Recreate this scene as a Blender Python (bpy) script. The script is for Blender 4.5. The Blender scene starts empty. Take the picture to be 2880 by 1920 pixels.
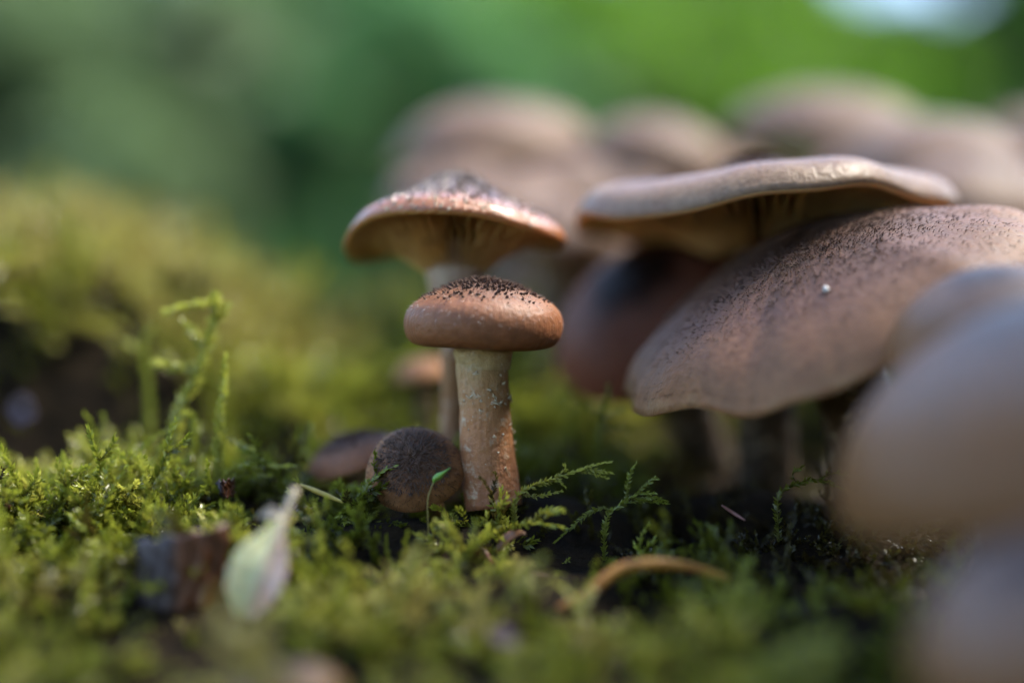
import bpy, math, random
import numpy as np
from mathutils import Matrix, Vector

# ---------------------------------------------------------------- set-up
S = 0.01                      # everything below is written in centimetres
D = 24.0                      # lens to the plane of sharp focus (cm)
ZC = 2.4                      # height of the lens above the moss at the small mushroom (cm)
F = 4400.0                    # photograph pixels (2880 wide) per unit of tan(angle)
sc = bpy.context.scene
col = sc.collection
rng = np.random.default_rng(7)
random.seed(7)

# camera
cd = bpy.data.cameras.new('camera')
cam = bpy.data.objects.new('camera', cd)
col.objects.link(cam)
cam.location = (0, -D*S, ZC*S)
cam.rotation_euler = (math.radians(90), 0, 0)
cd.sensor_width = 36.0
cd.lens = 36.0*F/2880.0
cd.clip_start = 0.005
cd.clip_end = 2000
cd.dof.use_dof = True
cd.dof.focus_distance = (D - 0.55)*S
cd.dof.aperture_fstop = 2.75
sc.camera = cam

# sky and sun
SUN_EL, SUN_AZ = 57.0, 72.0     # azimuth measured from straight ahead (+Y) towards the right (+X)
w = bpy.data.worlds.new('World'); sc.world = w; w.use_nodes = True
nt = w.node_tree
bg = nt.nodes['Background']
sky = nt.nodes.new('ShaderNodeTexSky')
sky.sky_type = 'NISHITA'; sky.sun_disc = False
sky.sun_elevation = math.radians(SUN_EL)
sky.sun_rotation = math.radians(SUN_AZ)
nt.links.new(sky.outputs[0], bg.inputs[0])
bg.inputs[1].default_value = 0.09
sl = bpy.data.lights.new('sun', 'SUN')
sun = bpy.data.objects.new('sun', sl); col.objects.link(sun)
sl.energy = 1.5; sl.angle = math.radians(12); sl.color = (1.0, 0.92, 0.79)
el, az = math.radians(SUN_EL), math.radians(SUN_AZ)
sdir = Vector((math.sin(az)*math.cos(el), math.cos(az)*math.cos(el), math.sin(el)))
sun.rotation_euler = sdir.to_track_quat('Z', 'Y').to_euler()
sc.view_settings.view_transform = 'Standard'
sc.view_settings.look = 'None'
sc.view_settings.exposure = 3.0
sc.view_settings.gamma = 1.0
sc.render.engine = 'CYCLES'
sc.cycles.max_bounces = 8
sc.cycles.transparent_max_bounces = 8

# ---------------------------------------------------------------- helpers
def P(px, py, Y):
    """photograph pixel + depth (cm behind the focus plane) -> point in cm"""
    d = D + Y
    return np.array([(px-1440.0)/F*d, Y, ZC-(py-960.0)/F*d])

def px_cm(n, Y): return n*(D+Y)/F

def smooth(a, b, x):
    t = np.clip((x-a)/(b-a), 0, 1); return t*t*(3-2*t)

def tag(o, label=None, cat=None, group=None, kind=None):
    if label: o['label'] = label
    if cat: o['category'] = cat
    if group: o['group'] = group
    if kind: o['kind'] = kind
    return o

def empty(name, base):
    o = bpy.data.objects.new(name, None)
    o.location = tuple(np.asarray(base)*S); o.empty_display_size = 0.005
    col.objects.link(o); o['_b'] = 0
    del o['_b']
    BASE[o.name] = np.asarray(base, float)
    return o
BASE = {}

def meshdata(name, v, f, mat, attrs=None, smooth_=True):
    m = bpy.data.meshes.new(name)
    m.from_pydata([tuple(p) for p in np.asarray(v)], [], [tuple(int(i) for i in q) for q in f])
    if mat: m.materials.append(mat)
    if smooth_: m.polygons.foreach_set('use_smooth', [True]*len(m.polygons))
    for k, a in (attrs or {}).items():
        a = np.asarray(a, np.float32)
        if a.ndim == 1:
            at = m.attributes.new(k, 'FLOAT', 'POINT'); at.data.foreach_set('value', a)
        else:
            at = m.attributes.new(k, 'FLOAT_VECTOR', 'POINT'); at.data.foreach_set('vector', a.ravel())
    m.update()
    return m

def mk(name, v, f, mat, parent=None, origin=None, attrs=None, smooth_=True):
    """one mesh object from world vertices in cm; sits at its parent's base, or at origin"""
    v = np.asarray(v, float)
    root = parent
    if parent is not None:
        o0 = BASE[parent.name]
    else:
        o0 = np.asarray(origin if origin is not None else [v[:,0].mean(), v[:,1].mean(), v[:,2].min()])
    m = meshdata(name, (v-o0)*S, f, mat, attrs, smooth_)
    o = bpy.data.objects.new(name, m); col.objects.link(o)
    if parent is not None: o.parent = parent
    else: o.location = tuple(o0*S)
    BASE[o.name] = o0
    return o

def resample(pts, n):
    """Catmull-Rom through pts -> n points"""
    p = np.asarray(pts, float)
    q = np.vstack([2*p[0]-p[1], p, 2*p[-1]-p[-2]])
    L = np.r_[0, np.cumsum(np.linalg.norm(np.diff(p[:, :3] if p.shape[1] > 3 else p, axis=0), axis=1))]
    out = []
    for s in np.linspace(0, L[-1], n):
        i = min(np.searchsorted(L, s, 'right')-1, len(p)-2); i = max(i, 0)
        t = (s-L[i])/max(L[i+1]-L[i], 1e-9)
        a, b, c, d = q[i], q[i+1], q[i+2], q[i+3]
        out.append(0.5*(2*b+(c-a)*t+(2*a-5*b+4*c-d)*t*t+(3*b-a-3*c+d)*t**3))
    return np.array(out)

def tube(pts, rad, sides=10, cap=True, flat=1.0):
    pts = np.asarray(pts, float); n = len(pts)
    rad = np.broadcast_to(np.asarray(rad, float), (n,))
    T = np.gradient(pts, axis=0); T /= np.linalg.norm(T, axis=1)[:, None]+1e-12
    up = np.array([0.31, -0.9, 0.3]); V = []
    for i in range(n):
        a = np.cross(T[i], up); a /= np.linalg.norm(a)+1e-12
        b = np.cross(T[i], a)
        for k in range(sides):
            th = 2*math.pi*k/sides
            V.append(pts[i]+rad[i]*(math.cos(th)*a+flat*math.sin(th)*b))
    Fc = [(i*sides+k, i*sides+(k+1) % sides, (i+1)*sides+(k+1) % sides, (i+1)*sides+k)
          for i in range(n-1) for k in range(sides)]
    if cap:
        Fc.append(tuple(range(sides))[::-1]); Fc.append(tuple((n-1)*sides+k for k in range(sides)))
    return np.array(V), Fc

def vnoise(p, seed=0):
    """cheap smooth noise from sines, p (...,k)"""
    r = np.random.default_rng(seed); p = np.asarray(p, float); o = np.zeros(p.shape[:-1])
    for k in range(6):
        d = r.normal(size=p.shape[-1]); o += np.sin(p@d+r.uniform(0, 6.28))
    return o/6*1.6

# ---------------------------------------------------------------- materials
def newmat(name):
    m = bpy.data.materials.new(name); m.use_nodes = True
    n = m.node_tree; b = n.nodes['Principled BSDF']
    return m, n, b

def ramp(n, src, stops):
    r = n.nodes.new('ShaderNodeValToRGB'); e = r.color_ramp.elements
    while len(e) > 1: e.remove(e[-1])
    e[0].position = stops[0][0]; e[0].color = (*stops[0][1], 1)
    for p, c in stops[1:]:
        q = e.new(p); q.color = (*c, 1)
    n.links.new(src, r.inputs[0]); return r.outputs[0]

def attr(n, name, typ='GEOMETRY'):
    a = n.nodes.new('ShaderNodeAttribute'); a.attribute_name = name; a.attribute_type = typ; return a

def noise(n, vec, scale, detail=3.0, rough=0.6):
    t = n.nodes.new('ShaderNodeTexNoise'); t.inputs['Scale'].default_value = scale
    t.inputs['Detail'].default_value = detail; t.inputs['Roughness'].default_value = rough
    if vec is not None: n.links.new(vec, t.inputs['Vector'])
    return t.outputs['Fac']

def mixc(n, fac, a, b, typ='MIX'):
    m = n.nodes.new('ShaderNodeMix'); m.data_type = 'RGBA'; m.blend_type = typ
    for s, v in ((m.inputs[0], fac), (m.inputs[6], a), (m.inputs[7], b)):
        if isinstance(v, (int, float)): s.default_value = v
        elif isinstance(v, tuple): s.default_value = (*v, 1)
        else: n.links.new(v, s)
    return m.outputs[2]

def math_(n, op, a, b=None, clamp=False):
    m = n.nodes.new('ShaderNodeMath'); m.operation = op; m.use_clamp = clamp
    for s, v in zip(m.inputs, (a, b)):
        if v is None: continue
        if isinstance(v, (int, float)): s.default_value = v
        else: n.links.new(v, s)
    return m.outputs[0]

def bump(n, b, h, strength, dist):
    k = n.nodes.new('ShaderNodeBump'); k.inputs['Strength'].default_value = strength
    k.inputs['Distance'].default_value = dist; n.links.new(h, k.inputs['Height'])
    n.links.new(k.outputs[0], b.inputs['Normal'])

def objco(n):
    t = n.nodes.new('ShaderNodeTexCoord'); return t.outputs['Object']

def cap_mat(name, stops, rough=0.42, sss=0.25, coat=0.0, fib=1.0, bumpd=0.0004, sheen=0.0, under=(0.42, 0.28, 0.14), dk=1.0, spec=0.16):
    m, n, b = newmat(name)
    stops = [(p, tuple(q*dk for q in c)) for p, c in stops]
    t = attr(n, 't').outputs['Fac']; pol = attr(n, 'polar').outputs['Vector']; oc = objco(n)
    big = noise(n, oc, 160, 3)
    tt = math_(n, 'ADD', t, math_(n, 'MULTIPLY', math_(n, 'SUBTRACT', big, 0.5), 0.28))
    c = ramp(n, tt, stops)
    f1 = noise(n, pol, 9, 4, 0.65)                 # streaks that run from centre to rim
    c = mixc(n, math_(n, 'MULTIPLY', math_(n, 'SUBTRACT', f1, 0.42, True), 1.5*fib, True), c, (0.8, 0.72, 0.66), 'SOFT_LIGHT')
    f2 = noise(n, oc, 900, 4)
    c = mixc(n, 0.5, c, ramp(n, f2, [(0.3, (0.55, 0.5, 0.45)), (0.7, (1.2, 1.2, 1.2))]), 'MULTIPLY')
    blot = noise(n, oc, 330, 2)
    c = mixc(n, math_(n, 'MULTIPLY', math_(n, 'SUBTRACT', blot, 0.56, True), 2.2, True), c, (0.12, 0.055, 0.03))
    un = math_(n, 'GREATER_THAN', t, 1.02)
    c = mixc(n, un, c, under)
    n.links.new(c, b.inputs['Base Color'])
    rr = math_(n, 'ADD', math_(n, 'MULTIPLY', f2, 0.35), rough-0.17)
    n.links.new(rr, b.inputs['Roughness'])
    b.inputs['Subsurface Weight'].default_value = sss
    b.inputs['Subsurface Radius'].default_value = (1.0, 0.45, 0.22)
    b.inputs['Subsurface Scale'].default_value = 0.0022
    b.inputs['Coat Weight'].default_value = coat
    b.inputs['Specular IOR Level'].default_value = spec
    b.inputs['Coat Roughness'].default_value = 0.12
    b.inputs['Sheen Weight'].default_value = sheen
    b.inputs['Sheen Roughness'].default_value = 0.4
    h = math_(n, 'ADD', math_(n, 'MULTIPLY', f1, 0.8), f2)
    bump(n, b, h, 0.55, bumpd)
    return m

def plain(name, c1, c2, scale=300, rough=0.6, sss=0.0, bumpd=0.0002, spec=0.5, stops=None):
    m, n, b = newmat(name); oc = objco(n)
    f = noise(n, oc, scale, 5)
    n.links.new(ramp(n, f, stops or [(0.32, c1), (0.68, c2)]), b.inputs['Base Color'])
    b.inputs['Roughness'].default_value = rough
    b.inputs['Specular IOR Level'].default_value = spec
    b.inputs['Subsurface Weight'].default_value = sss
    b.inputs['Subsurface Radius'].default_value = (1, .5, .25)
    b.inputs['Subsurface Scale'].default_value = 0.0015
    bump(n, b, f, 0.6, bumpd)
    return m

def stem_mat(name, top, mid, low, rough=0.6):
    m, n, b = newmat(name)
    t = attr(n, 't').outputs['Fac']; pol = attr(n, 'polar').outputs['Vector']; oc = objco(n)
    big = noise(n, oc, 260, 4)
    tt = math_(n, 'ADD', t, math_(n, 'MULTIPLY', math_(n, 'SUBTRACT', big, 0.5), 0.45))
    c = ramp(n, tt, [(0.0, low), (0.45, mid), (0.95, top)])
    f1 = noise(n, pol, 7, 5, 0.7)
    c = mixc(n, 0.4, c, ramp(n, f1, [(0.3, (0.5, 0.45, 0.4)), (0.62, (1.25, 1.25, 1.25))]), 'MULTIPLY')
    pt = noise(n, oc, 420, 4, .7)
    c = mixc(n, math_(n, 'MULTIPLY', math_(n, 'SUBTRACT', pt, 0.54, True), 5.0, True), c, (0.46, 0.38, 0.28))
    fl = noise(n, oc, 700, 3)
    c = mixc(n, math_(n, 'MULTIPLY', math_(n, 'SUBTRACT', fl, 0.6, True), 2.5, True), c, (0.42, 0.35, 0.26))
    n.links.new(c, b.inputs['Base Color'])
    b.inputs['Roughness'].default_value = rough
    b.inputs['Subsurface Weight'].default_value = 0.2
    b.inputs['Subsurface Radius'].default_value = (1, .5, .25)
    b.inputs['Subsurface Scale'].default_value = 0.0015
    bump(n, b, math_(n, 'ADD', math_(n, 'MULTIPLY', f1, .5), math_(n, 'ADD', fl, pt)), 0.7, 0.0005)
    return m

def leaf_mat(name, stops, rough=0.4, transl=0.45, per='instance', spec=0.5):
    """thin green tissue: some light passes through"""
    m, n, b = newmat(name)
    if per == 'instance':
        tint = attr(n, 'tint', 'INSTANCER').outputs['Fac']
    elif per == 'attr':
        tint = attr(n, 'tint').outputs['Fac']
    else:
        tint = noise(n, objco(n), per, 2)
    c = ramp(n, tint, stops)
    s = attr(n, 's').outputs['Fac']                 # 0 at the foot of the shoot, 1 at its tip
    c2 = mixc(n, math_(n, 'POWER', s, 1.5), mixc(n, 0.85, c, (0.03, 0.018, 0.005)), c)  # foot browned as dead moss, deepened to stand in for shade between shoots
    n.links.new(c2, b.inputs['Base Color'])
    b.inputs['Roughness'].default_value = rough
    b.inputs['Specular IOR Level'].default_value = spec
    tr = n.nodes.new('ShaderNodeBsdfTranslucent'); n.links.new(c2, tr.inputs[0])
    mx = n.nodes.new('ShaderNodeMixShader'); mx.inputs[0].default_value = transl
    n.links.new(b.outputs[0], mx.inputs[1]); n.links.new(tr.outputs[0], mx.inputs[2])
    n.links.new(mx.outputs[0], n.nodes['Material Output'].inputs['Surface'])
    return m

MOSS_STOPS = [(0.0, (0.05, 0.035, 0.010)), (0.16, (0.10, 0.10, 0.012)), (0.42, (0.20, 0.25, 0.020)),
              (0.68, (0.41, 0.46, 0.050)), (0.88, (0.55, 0.55, 0.095)), (1.0, (0.56, 0.50, 0.14))]
M = {}
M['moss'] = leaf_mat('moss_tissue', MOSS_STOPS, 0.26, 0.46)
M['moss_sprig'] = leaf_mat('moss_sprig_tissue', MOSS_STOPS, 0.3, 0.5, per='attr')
M['moss_stem'] = plain('moss_stem', (0.12, 0.10, 0.015), (0.22, 0.20, 0.03), 800, 0.5)
M['humus'] = plain('humus', (0.004, 0.003, 0.002), (0.02, 0.013, 0.006), 240, 0.9, bumpd=0.003, spec=0.08)
M['capA'] = cap_mat('young_cap', [(0.0, (0.05, 0.024, 0.02)), (0.38, (0.12, 0.055, 0.036)), (0.64, (0.30, 0.135, 0.07)), (0.85, (0.40, 0.165, 0.075)), (1.0, (0.40, 0.16, 0.07))], 0.5, 0.3, spec=.28, dk=0.54)
M['capB'] = cap_mat('wet_cap', [(0.0, (0.04, 0.022, 0.02)), (0.45, (0.09, 0.04, 0.022)), (0.72, (0.22, 0.075, 0.025)), (1.0, (0.36, 0.125, 0.04))], 0.32, 0.3, coat=0.3, bumpd=0.0010, under=(.42, .21, .065), spec=.5)
M['capC'] = cap_mat('button_cap', [(0.0, (0.06, 0.034, 0.024)), (0.5, (0.13, 0.065, 0.04)), (0.8, (0.22, 0.105, 0.05)), (1.0, (0.30, 0.15, 0.07))], 0.6, 0.15)
M['capG'] = cap_mat('broad_cap', [(0.0, (0.12, 0.065, 0.05)), (0.35, (0.22, 0.125, 0.09)), (0.62, (0.38, 0.20, 0.145)), (0.86, (0.48, 0.235, 0.12)), (0.97, (0.60, 0.30, 0.15)), (1.0, (0.66, 0.38, 0.20))], 0.5, 0.3, spec=.2, dk=0.38)
M['capF'] = cap_mat('pale_cap', [(0.0, (0.035, 0.02, 0.02)), (0.22, (0.08, 0.05, 0.045)), (0.4, (0.30, 0.18, 0.14)), (0.8, (0.46, 0.28, 0.205)), (1.0, (0.58, 0.40, 0.27))], 0.4, 0.3, under=(0.60, 0.40, 0.19), dk=0.36)
M['capK'] = cap_mat('cluster_cap', [(0.0, (0.07, 0.045, 0.045)), (0.22, (0.17, 0.11, 0.09)), (0.5, (0.33, 0.22, 0.17)), (1.0, (0.42, 0.27, 0.19))], 0.55, 0.2, dk=0.38)
M['capH'] = cap_mat('rust_cap', [(0.0, (0.02, 0.012, 0.01)), (0.30, (0.03, 0.018, 0.015)), (0.50, (0.24, 0.11, 0.08)), (0.8, (0.36, 0.14, 0.09)), (1.0, (0.36, 0.12, 0.07))], 0.45, 0.2, dk=0.42, spec=.07)
M['capI'] = cap_mat('front_cap', [(0.0, (0.07, 0.05, 0.06)), (0.2, (0.16, 0.11, 0.10)), (0.4, (0.38, 0.25, 0.20)), (0.68, (0.47, 0.30, 0.22)), (0.84, (0.46, 0.23, 0.10)), (1.0, (0.42, 0.20, 0.08))], 0.4, 0.2, under=(0.28, 0.16, 0.07), dk=0.36)
M['gill'] = plain('gill_tissue', (0.50, 0.31, 0.13), (0.66, 0.45, 0.21), 500, 0.5, 0.3)
M['gillB'] = plain('gill_tissue_rust', (0.36, 0.20, 0.065), (0.48, 0.29, 0.11), 500, 0.45, 0.3)
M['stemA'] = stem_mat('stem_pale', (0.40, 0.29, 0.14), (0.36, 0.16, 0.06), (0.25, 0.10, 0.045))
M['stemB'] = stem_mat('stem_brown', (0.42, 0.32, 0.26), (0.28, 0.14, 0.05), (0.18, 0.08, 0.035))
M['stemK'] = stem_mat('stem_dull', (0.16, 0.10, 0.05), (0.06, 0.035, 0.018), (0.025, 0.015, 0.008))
M['scale'] = plain('scale_tissue', (0.035, 0.018, 0.013), (0.10, 0.05, 0.034), 900, 0.6, spec=.18)
M['scaleG'] = plain('scale_fibre', (0.03, 0.015, 0.010), (0.10, 0.048, 0.025), 500, 0.55, spec=.25)
M['scaleC'] = plain('fuzz_fibre', (0.04, 0.022, 0.016), (0.13, 0.07, 0.045), 700, 0.6)
M['scaleB'] = plain('wet_scale', (0.03, 0.02, 0.02), (0.14, 0.09, 0.05), 700, 0.18, spec=0.9)
M['veil'] = plain('veil_fluff', (0.36, 0.28, 0.19), (0.52, 0.44, 0.33), 900, 0.6, 0.2)
M['fleckG'] = plain('tan_fibre', (0.22, 0.13, 0.08), (0.34, 0.22, 0.15), 900, 0.5)
M['fleck'] = plain('pale_fibre', (0.45, 0.36, 0.30), (0.66, 0.58, 0.52), 900, 0.45)

# ---------------------------------------------------------------- ground
def zg(x, y):
    x = np.asarray(x, float); y = np.asarray(y, float)
    z = np.interp(y, [-60, -24, -14, -8, -6, -4.5, -3, -2, -1, 0.5, 1.5, 3, 4.5, 6, 8, 12, 16, 22, 34, 70, 150],
                  [-9, -6, -4.3, -2.55, -2.0, -1.6, -1.15, -0.78, -0.32, 0.02, 0.05, -0.2, -0.3, 0.3, 1.2, 2.3, 2.4, 1.2, -2, -12, -16])
    right = smooth(1.5, 5, x)
    z = z*(1-right*smooth(2, 6, y)*0.55)
    z = z + 2.5*smooth(3.5, 11.0, -x)*np.exp(-((y-12)/5.0)**2)
    z = z - 0.7*np.exp(-((x+8.5)/2.2)**2-((y-4.5)/1.6)**2) - 0.6*np.exp(-((x+3.2)/1.0)**2-((y-3.2)/1.2)**2)
    z = z - 0.55*np.exp(-((x-3.0)/2.6)**2-((y+0.4)/1.6)**2)
    z = z - 0.45*np.exp(-((x+3.6)/1.1)**2-((y+4.6)/0.8)**2)
    z = z + 1.9*smooth(5.0, 7.0, -x)*smooth(4.9, 6.0, y)*np.exp(-(np.maximum(y-6, 0)/3.2)**2)      # steep earthy face of the mound
    z = z + 1.0*np.exp(-((x+4.2)/.8)**2)*smooth(4.6, 5.5, y)*np.exp(-(np.maximum(y-5.5, 0)/2.2)**2)
    near = np.exp(-((x/30)**2+(y/30)**2))
    z = z + near*(0.17*np.sin(1.7*x+0.6*y)*np.sin(0.9*y+.4)+0.16*np.sin(2.3*y-1.1*x+1)+0.07*np.sin(4.1*x+1.3)*np.sin(3.7*y))
    far = smooth(60, 200, np.hypot(x, y))
    z = z*(1-far)+far*(-18+6*np.sin(x/310.0)*np.sin(y/270.0+1))
    return z

a = np.linspace(-1, 1, 181)
ax = np.sign(a)*(np.sinh(np.abs(a)*9.2)/math.sinh(9.2))*30000
gx, gy = np.meshgrid(ax*1.0, ax*1.0, indexing='ij')
gz = zg(gx, gy)-0.22
n1 = len(ax)
V = np.stack([gx.ravel(), gy.ravel(), gz.ravel()], 1)
Fc = [(i*n1+j, (i+1)*n1+j, (i+1)*n1+j+1, i*n1+j+1) for i in range(n1-1) for j in range(n1-1)]
ground = mk('ground', V, Fc, M['humus'], origin=(0, 0, 0)); tag(ground, kind='structure', label='dark mossy forest floor under everything')

# ---------------------------------------------------------------- moss
def frame_path(path):
    T = np.gradient(path, axis=0); T /= np.linalg.norm(T, axis=1)[:, None]+1e-12
    return T

def leafy(path, n, L, r, stem_r=0.012, spread=0.9, lift=0.75):
    """one moss shoot in cm: pointed leaves all the way along a path; returns v, f, s"""
    path = resample(path, 24); T = frame_path(path)
    V, Fc, sv = [], [], []
    tv, tf = tube(path, np.linspace(stem_r, stem_r*0.4, len(path)), 4, False)
    V.append(tv); Fc += tf; sv += [i/(len(path)-1) for i in range(len(path)) for _ in range(4)]
    c = len(tv)
    for k in range(n):
        u = (k+r.uniform(-.4, .4))/n; u = min(max(u, 0), 1)
        q = u*(len(path)-1); i = min(int(q), len(path)-2); p = path[i]+(path[i+1]-path[i])*(q-i); t = T[i]
        up = np.array([0, -0.25, 1.0]); side = np.cross(t, up); side /= np.linalg.norm(side)+1e-9
        nrm = np.cross(side, t)
        ph = (0 if k % 2 else math.pi)+r.normal(0, 0.75)
        out = math.cos(ph)*side+math.sin(ph)*nrm
        d = out*spread*(1-0.55*u**3)+t*lift*(1+0.6*u**2); d += r.normal(0, .13, 3); d /= np.linalg.norm(d)
        l = L*(0.55+0.45*math.sin(math.pi*(0.15+0.75*u)))*r.uniform(0.75, 1.25)
        wv = np.cross(d, np.cross(out, t)+r.normal(0, .2, 3)); wv /= np.linalg.norm(wv)+1e-9
        ff = np.cross(wv, d); w_ = l*0.21
        V.append(np.array([p, p+d*l*0.38+wv*w_+ff*w_*0.5, p+d*l+ff*l*r.uniform(-.15, .3), p+d*l*0.38-wv*w_+ff*w_*0.5]))
        Fc += [(c, c+1, c+2), (c, c+2, c+3)]; c += 4; sv += [u*0.8, u*.9, u*0.6+.4, u*.9]
    return np.vstack(V), Fc, sv

def join(parts):
    V, Fc, Sx, c = [], [], [], 0
    for v, f, s in parts:
        V.append(v); Fc += [tuple(i+c for i in q) for q in f]; Sx += list(s); c += len(v)
    return np.vstack(V), Fc, Sx

def shoot(L, nb, r, bend, leafL, dens):
    """branched moss shoot growing from the origin along +Z then arching"""
    n = 6; a0 = r.uniform(0, .3); pts = [np.zeros(3)]; d = np.array([0, 0, 1.0]); azm = r.uniform(0, 6.28)
    bd = np.array([math.cos(azm), math.sin(azm), 0])
    for i in range(n):
        d = d+bd*bend*(i+1)/n*0.5+r.normal(0, .09, 3); d /= np.linalg.norm(d); pts.append(pts[-1]+d*L/n)
    path = resample(pts, 20); T = frame_path(path); parts = [leafy(path, int(L*dens), leafL, r)]
    for b in range(nb):
        u = r.uniform(0.25, 0.85); i = int(u*19); sd = np.cross(T[i], r.normal(0, 1, 3)); sd /= np.linalg.norm(sd)
        bl = L*r.uniform(0.22, 0.5)*(1.1-u*0.5); e = path[i]+(T[i]*0.7+sd*0.8)*bl*0.55; e2 = e+(T[i]*0.8+sd*0.35+np.array([0, 0, -.15]))*bl*0.5
        parts.append(leafy(np.array([path[i], e, e2]), max(8, int(bl*dens)), leafL*0.85, r, 0.008))
    return join(parts)

src = bpy.data.collections.new('moss_shoot_kinds')
kinds = []
for k in range(12):
    r = np.random.default_rng(100+k)
    L = [0.6, 0.8, 1.0, 1.2, 0.7, 0.9, 1.1, 1.3, 0.8, 1.0, 0.5, 1.5][k]
    v, f, s = shoot(L, [3, 4, 5, 6, 2, 4, 5, 3, 0, 6, 4, 2][k], r, [0.4, .9, 1.2, .7, .2, 1.4, .9, 1.1, .15, 1.3, .6, .8][k], 0.12, 62)
    m = meshdata('moss_shoot', v*S, f, M['moss'], {'s': s})
    o = bpy.data.objects.new('moss_shoot_%02d' % k, m); src.objects.link(o); kinds.append(o)

def moss_points(n, x0, x1, y0, y1, keep):
    x = rng.uniform(x0, x1, n); y = rng.uniform(y0, y1, n)
    # inside the view wedge (a little wider) only
    ok = (np.abs(x) < (D+y)*0.40+2.0) & (y > -17)
    ok &= rng.uniform(size=n) < keep(x, y)
    return x[ok], y[ok], BARE_SHADE[-1][ok]

def patches(x, y):
    return vnoise(np.stack([x*0.9, y*0.7], 1), 3)*0.5+vnoise(np.stack([x*2.3, y*2.0], 1), 5)*0.35

BARE_SHADE = []
def keep(x, y):
    k = 0.35+0.65*np.exp(-((y+0.5)/4.0)**2)
    k = np.where(y > 5, 0.42, k)
    bare = np.exp(-((x-2.6)/2.9)**2-((y-0.6)/1.5)**2)                  # moss thinned to dark soil in place of the broad cap's shade
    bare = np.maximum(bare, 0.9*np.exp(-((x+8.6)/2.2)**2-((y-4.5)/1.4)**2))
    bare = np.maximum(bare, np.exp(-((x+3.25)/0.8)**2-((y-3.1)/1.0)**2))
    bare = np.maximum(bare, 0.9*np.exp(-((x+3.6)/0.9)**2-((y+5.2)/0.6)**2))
    bare = np.maximum(bare, 1.0*smooth(1.4, 3.0, x)*np.exp(-((y-4)/4.0)**4))  # moss taken off so the ground behind the caps reads as shaded
    bare = np.maximum(bare, .55*smooth(1.0, 4.0, x)*smooth(-7, -1, y)*(y < 2))  # moss thinned at front right to stand in for the cluster's shade
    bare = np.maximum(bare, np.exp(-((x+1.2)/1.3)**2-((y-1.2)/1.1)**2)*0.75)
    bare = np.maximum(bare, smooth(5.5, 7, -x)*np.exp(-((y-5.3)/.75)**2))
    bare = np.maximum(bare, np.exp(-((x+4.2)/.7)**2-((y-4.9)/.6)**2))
    BARE_SHADE.append(bare)
    p = patches(x, y)
    return np.clip(k*(1-0.84*bare)*np.clip(0.95+p*1.1, 0.08, 1.2), 0, 1)

CLEAR = [(P(*q[:3])[0], q[2], q[3], q[4]) for q in [(1165, 1318, 0.0, .70, 1.0), (960, 1285, 1.7, .7, 1.2), (1385, 1400, 0.0, .45, .4), (505, 1600, -2.7, .80, 2.4),
         (720, 1600, -2.9, .5, 1.9), (1620, 1680, -2.6, .5, 1.2), (1850, 1600, -2.4, .95, 1.2), (1570, 1630, -1.75, .45, 1.0), (1440, 1530, -1.1, .35, .9),
         (1375, 1565, -1.3, .15, .8), (905, 1390, -.3, .4, .9), (845, 1440, -.7, .25, .8), (625, 1375, -.3, .25, .8), (1415, 1795, -4.0, .35, 1.2),
         (805, 1900, -5.6, .65, 2.2), (60, 1150, 2.6, .4, 1.8), (1600, 1340, -.45, .8, .9), (1740, 1400, -.5, .9, .9), (1225, 1340, -.95, .25, .8), (2050, 1440, -.8, .25, .7)]]
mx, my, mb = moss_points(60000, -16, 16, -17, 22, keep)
mz = zg(mx, my)-0.15-0.22*smooth(-1, 1, 4-my)
N = len(mx)
p_ = vnoise(np.stack([mx*0.7, my*0.8], 1), 11)*0.22+vnoise(np.stack([mx*2.1, my*2.1], 1), 12)*0.18
tint = 0.60+p_+rng.normal(0, 0.13, N)
tint += 0.22*smooth(1.0, 5.0, -mx)*smooth(-9, -3, -np.abs(my-10)) + 0.22*smooth(5, 9, my)
tint -= 0.36*smooth(0.3, 3.0, mx)*(my < 6)*(1-.5*smooth(-2.5, -5, my))                            # browner moss by the cluster, darkened further in place of its shade
tint[rng.uniform(size=N) < 0.07] = 0.06
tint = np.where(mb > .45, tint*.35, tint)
tint = np.clip(tint, 0, 1)
tilt = np.where(rng.uniform(size=N) < .3, np.abs(rng.normal(0.45, .3, N)), rng.normal(1.08, .28, N)).clip(0, 1.55); azi = rng.uniform(0, 6.283, N); spin = rng.uniform(0, 6.283, N)
rot = np.zeros((N, 3), np.float32)
for i in range(N):
    q = Matrix.Rotation(azi[i], 3, 'Z') @ Matrix.Rotation(tilt[i], 3, 'Y') @ Matrix.Rotation(spin[i], 3, 'Z')
    rot[i] = q.to_euler()
scl = rng.uniform(0.6, 1.15, N)*np.where(my > 5, 1.35, 1.0)*np.where(my < -5, 1.1, 1.0)
cl = vnoise(np.stack([mx*1.5, my*1.7], 1), 21)
fore = smooth(1.2, 3.5, -my)
scl = scl*(1-fore+fore*np.clip(.72+.75*cl, .25, 1.5))
tint = np.clip(tint+fore*(.10+.28*cl), 0, 1)
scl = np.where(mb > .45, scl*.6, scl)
for hx, hy, hw, hl in CLEAR:                                             # nothing grows right in front of what lies on the moss
    line = hx*(D+my)/(D+hy)
    cut = (np.abs(mx-line) < hw) & (my < hy+.35) & (my > hy-hl)
    scl = np.where(cut, scl*np.where(rng.uniform(size=N) < .75, .02, .42), scl)
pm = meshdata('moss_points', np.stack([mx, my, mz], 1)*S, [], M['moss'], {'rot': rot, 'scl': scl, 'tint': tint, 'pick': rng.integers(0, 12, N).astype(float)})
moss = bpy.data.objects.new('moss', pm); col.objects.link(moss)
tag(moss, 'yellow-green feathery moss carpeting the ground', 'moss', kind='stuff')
ng = bpy.data.node_groups.new('moss_scatter', 'GeometryNodeTree')
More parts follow.
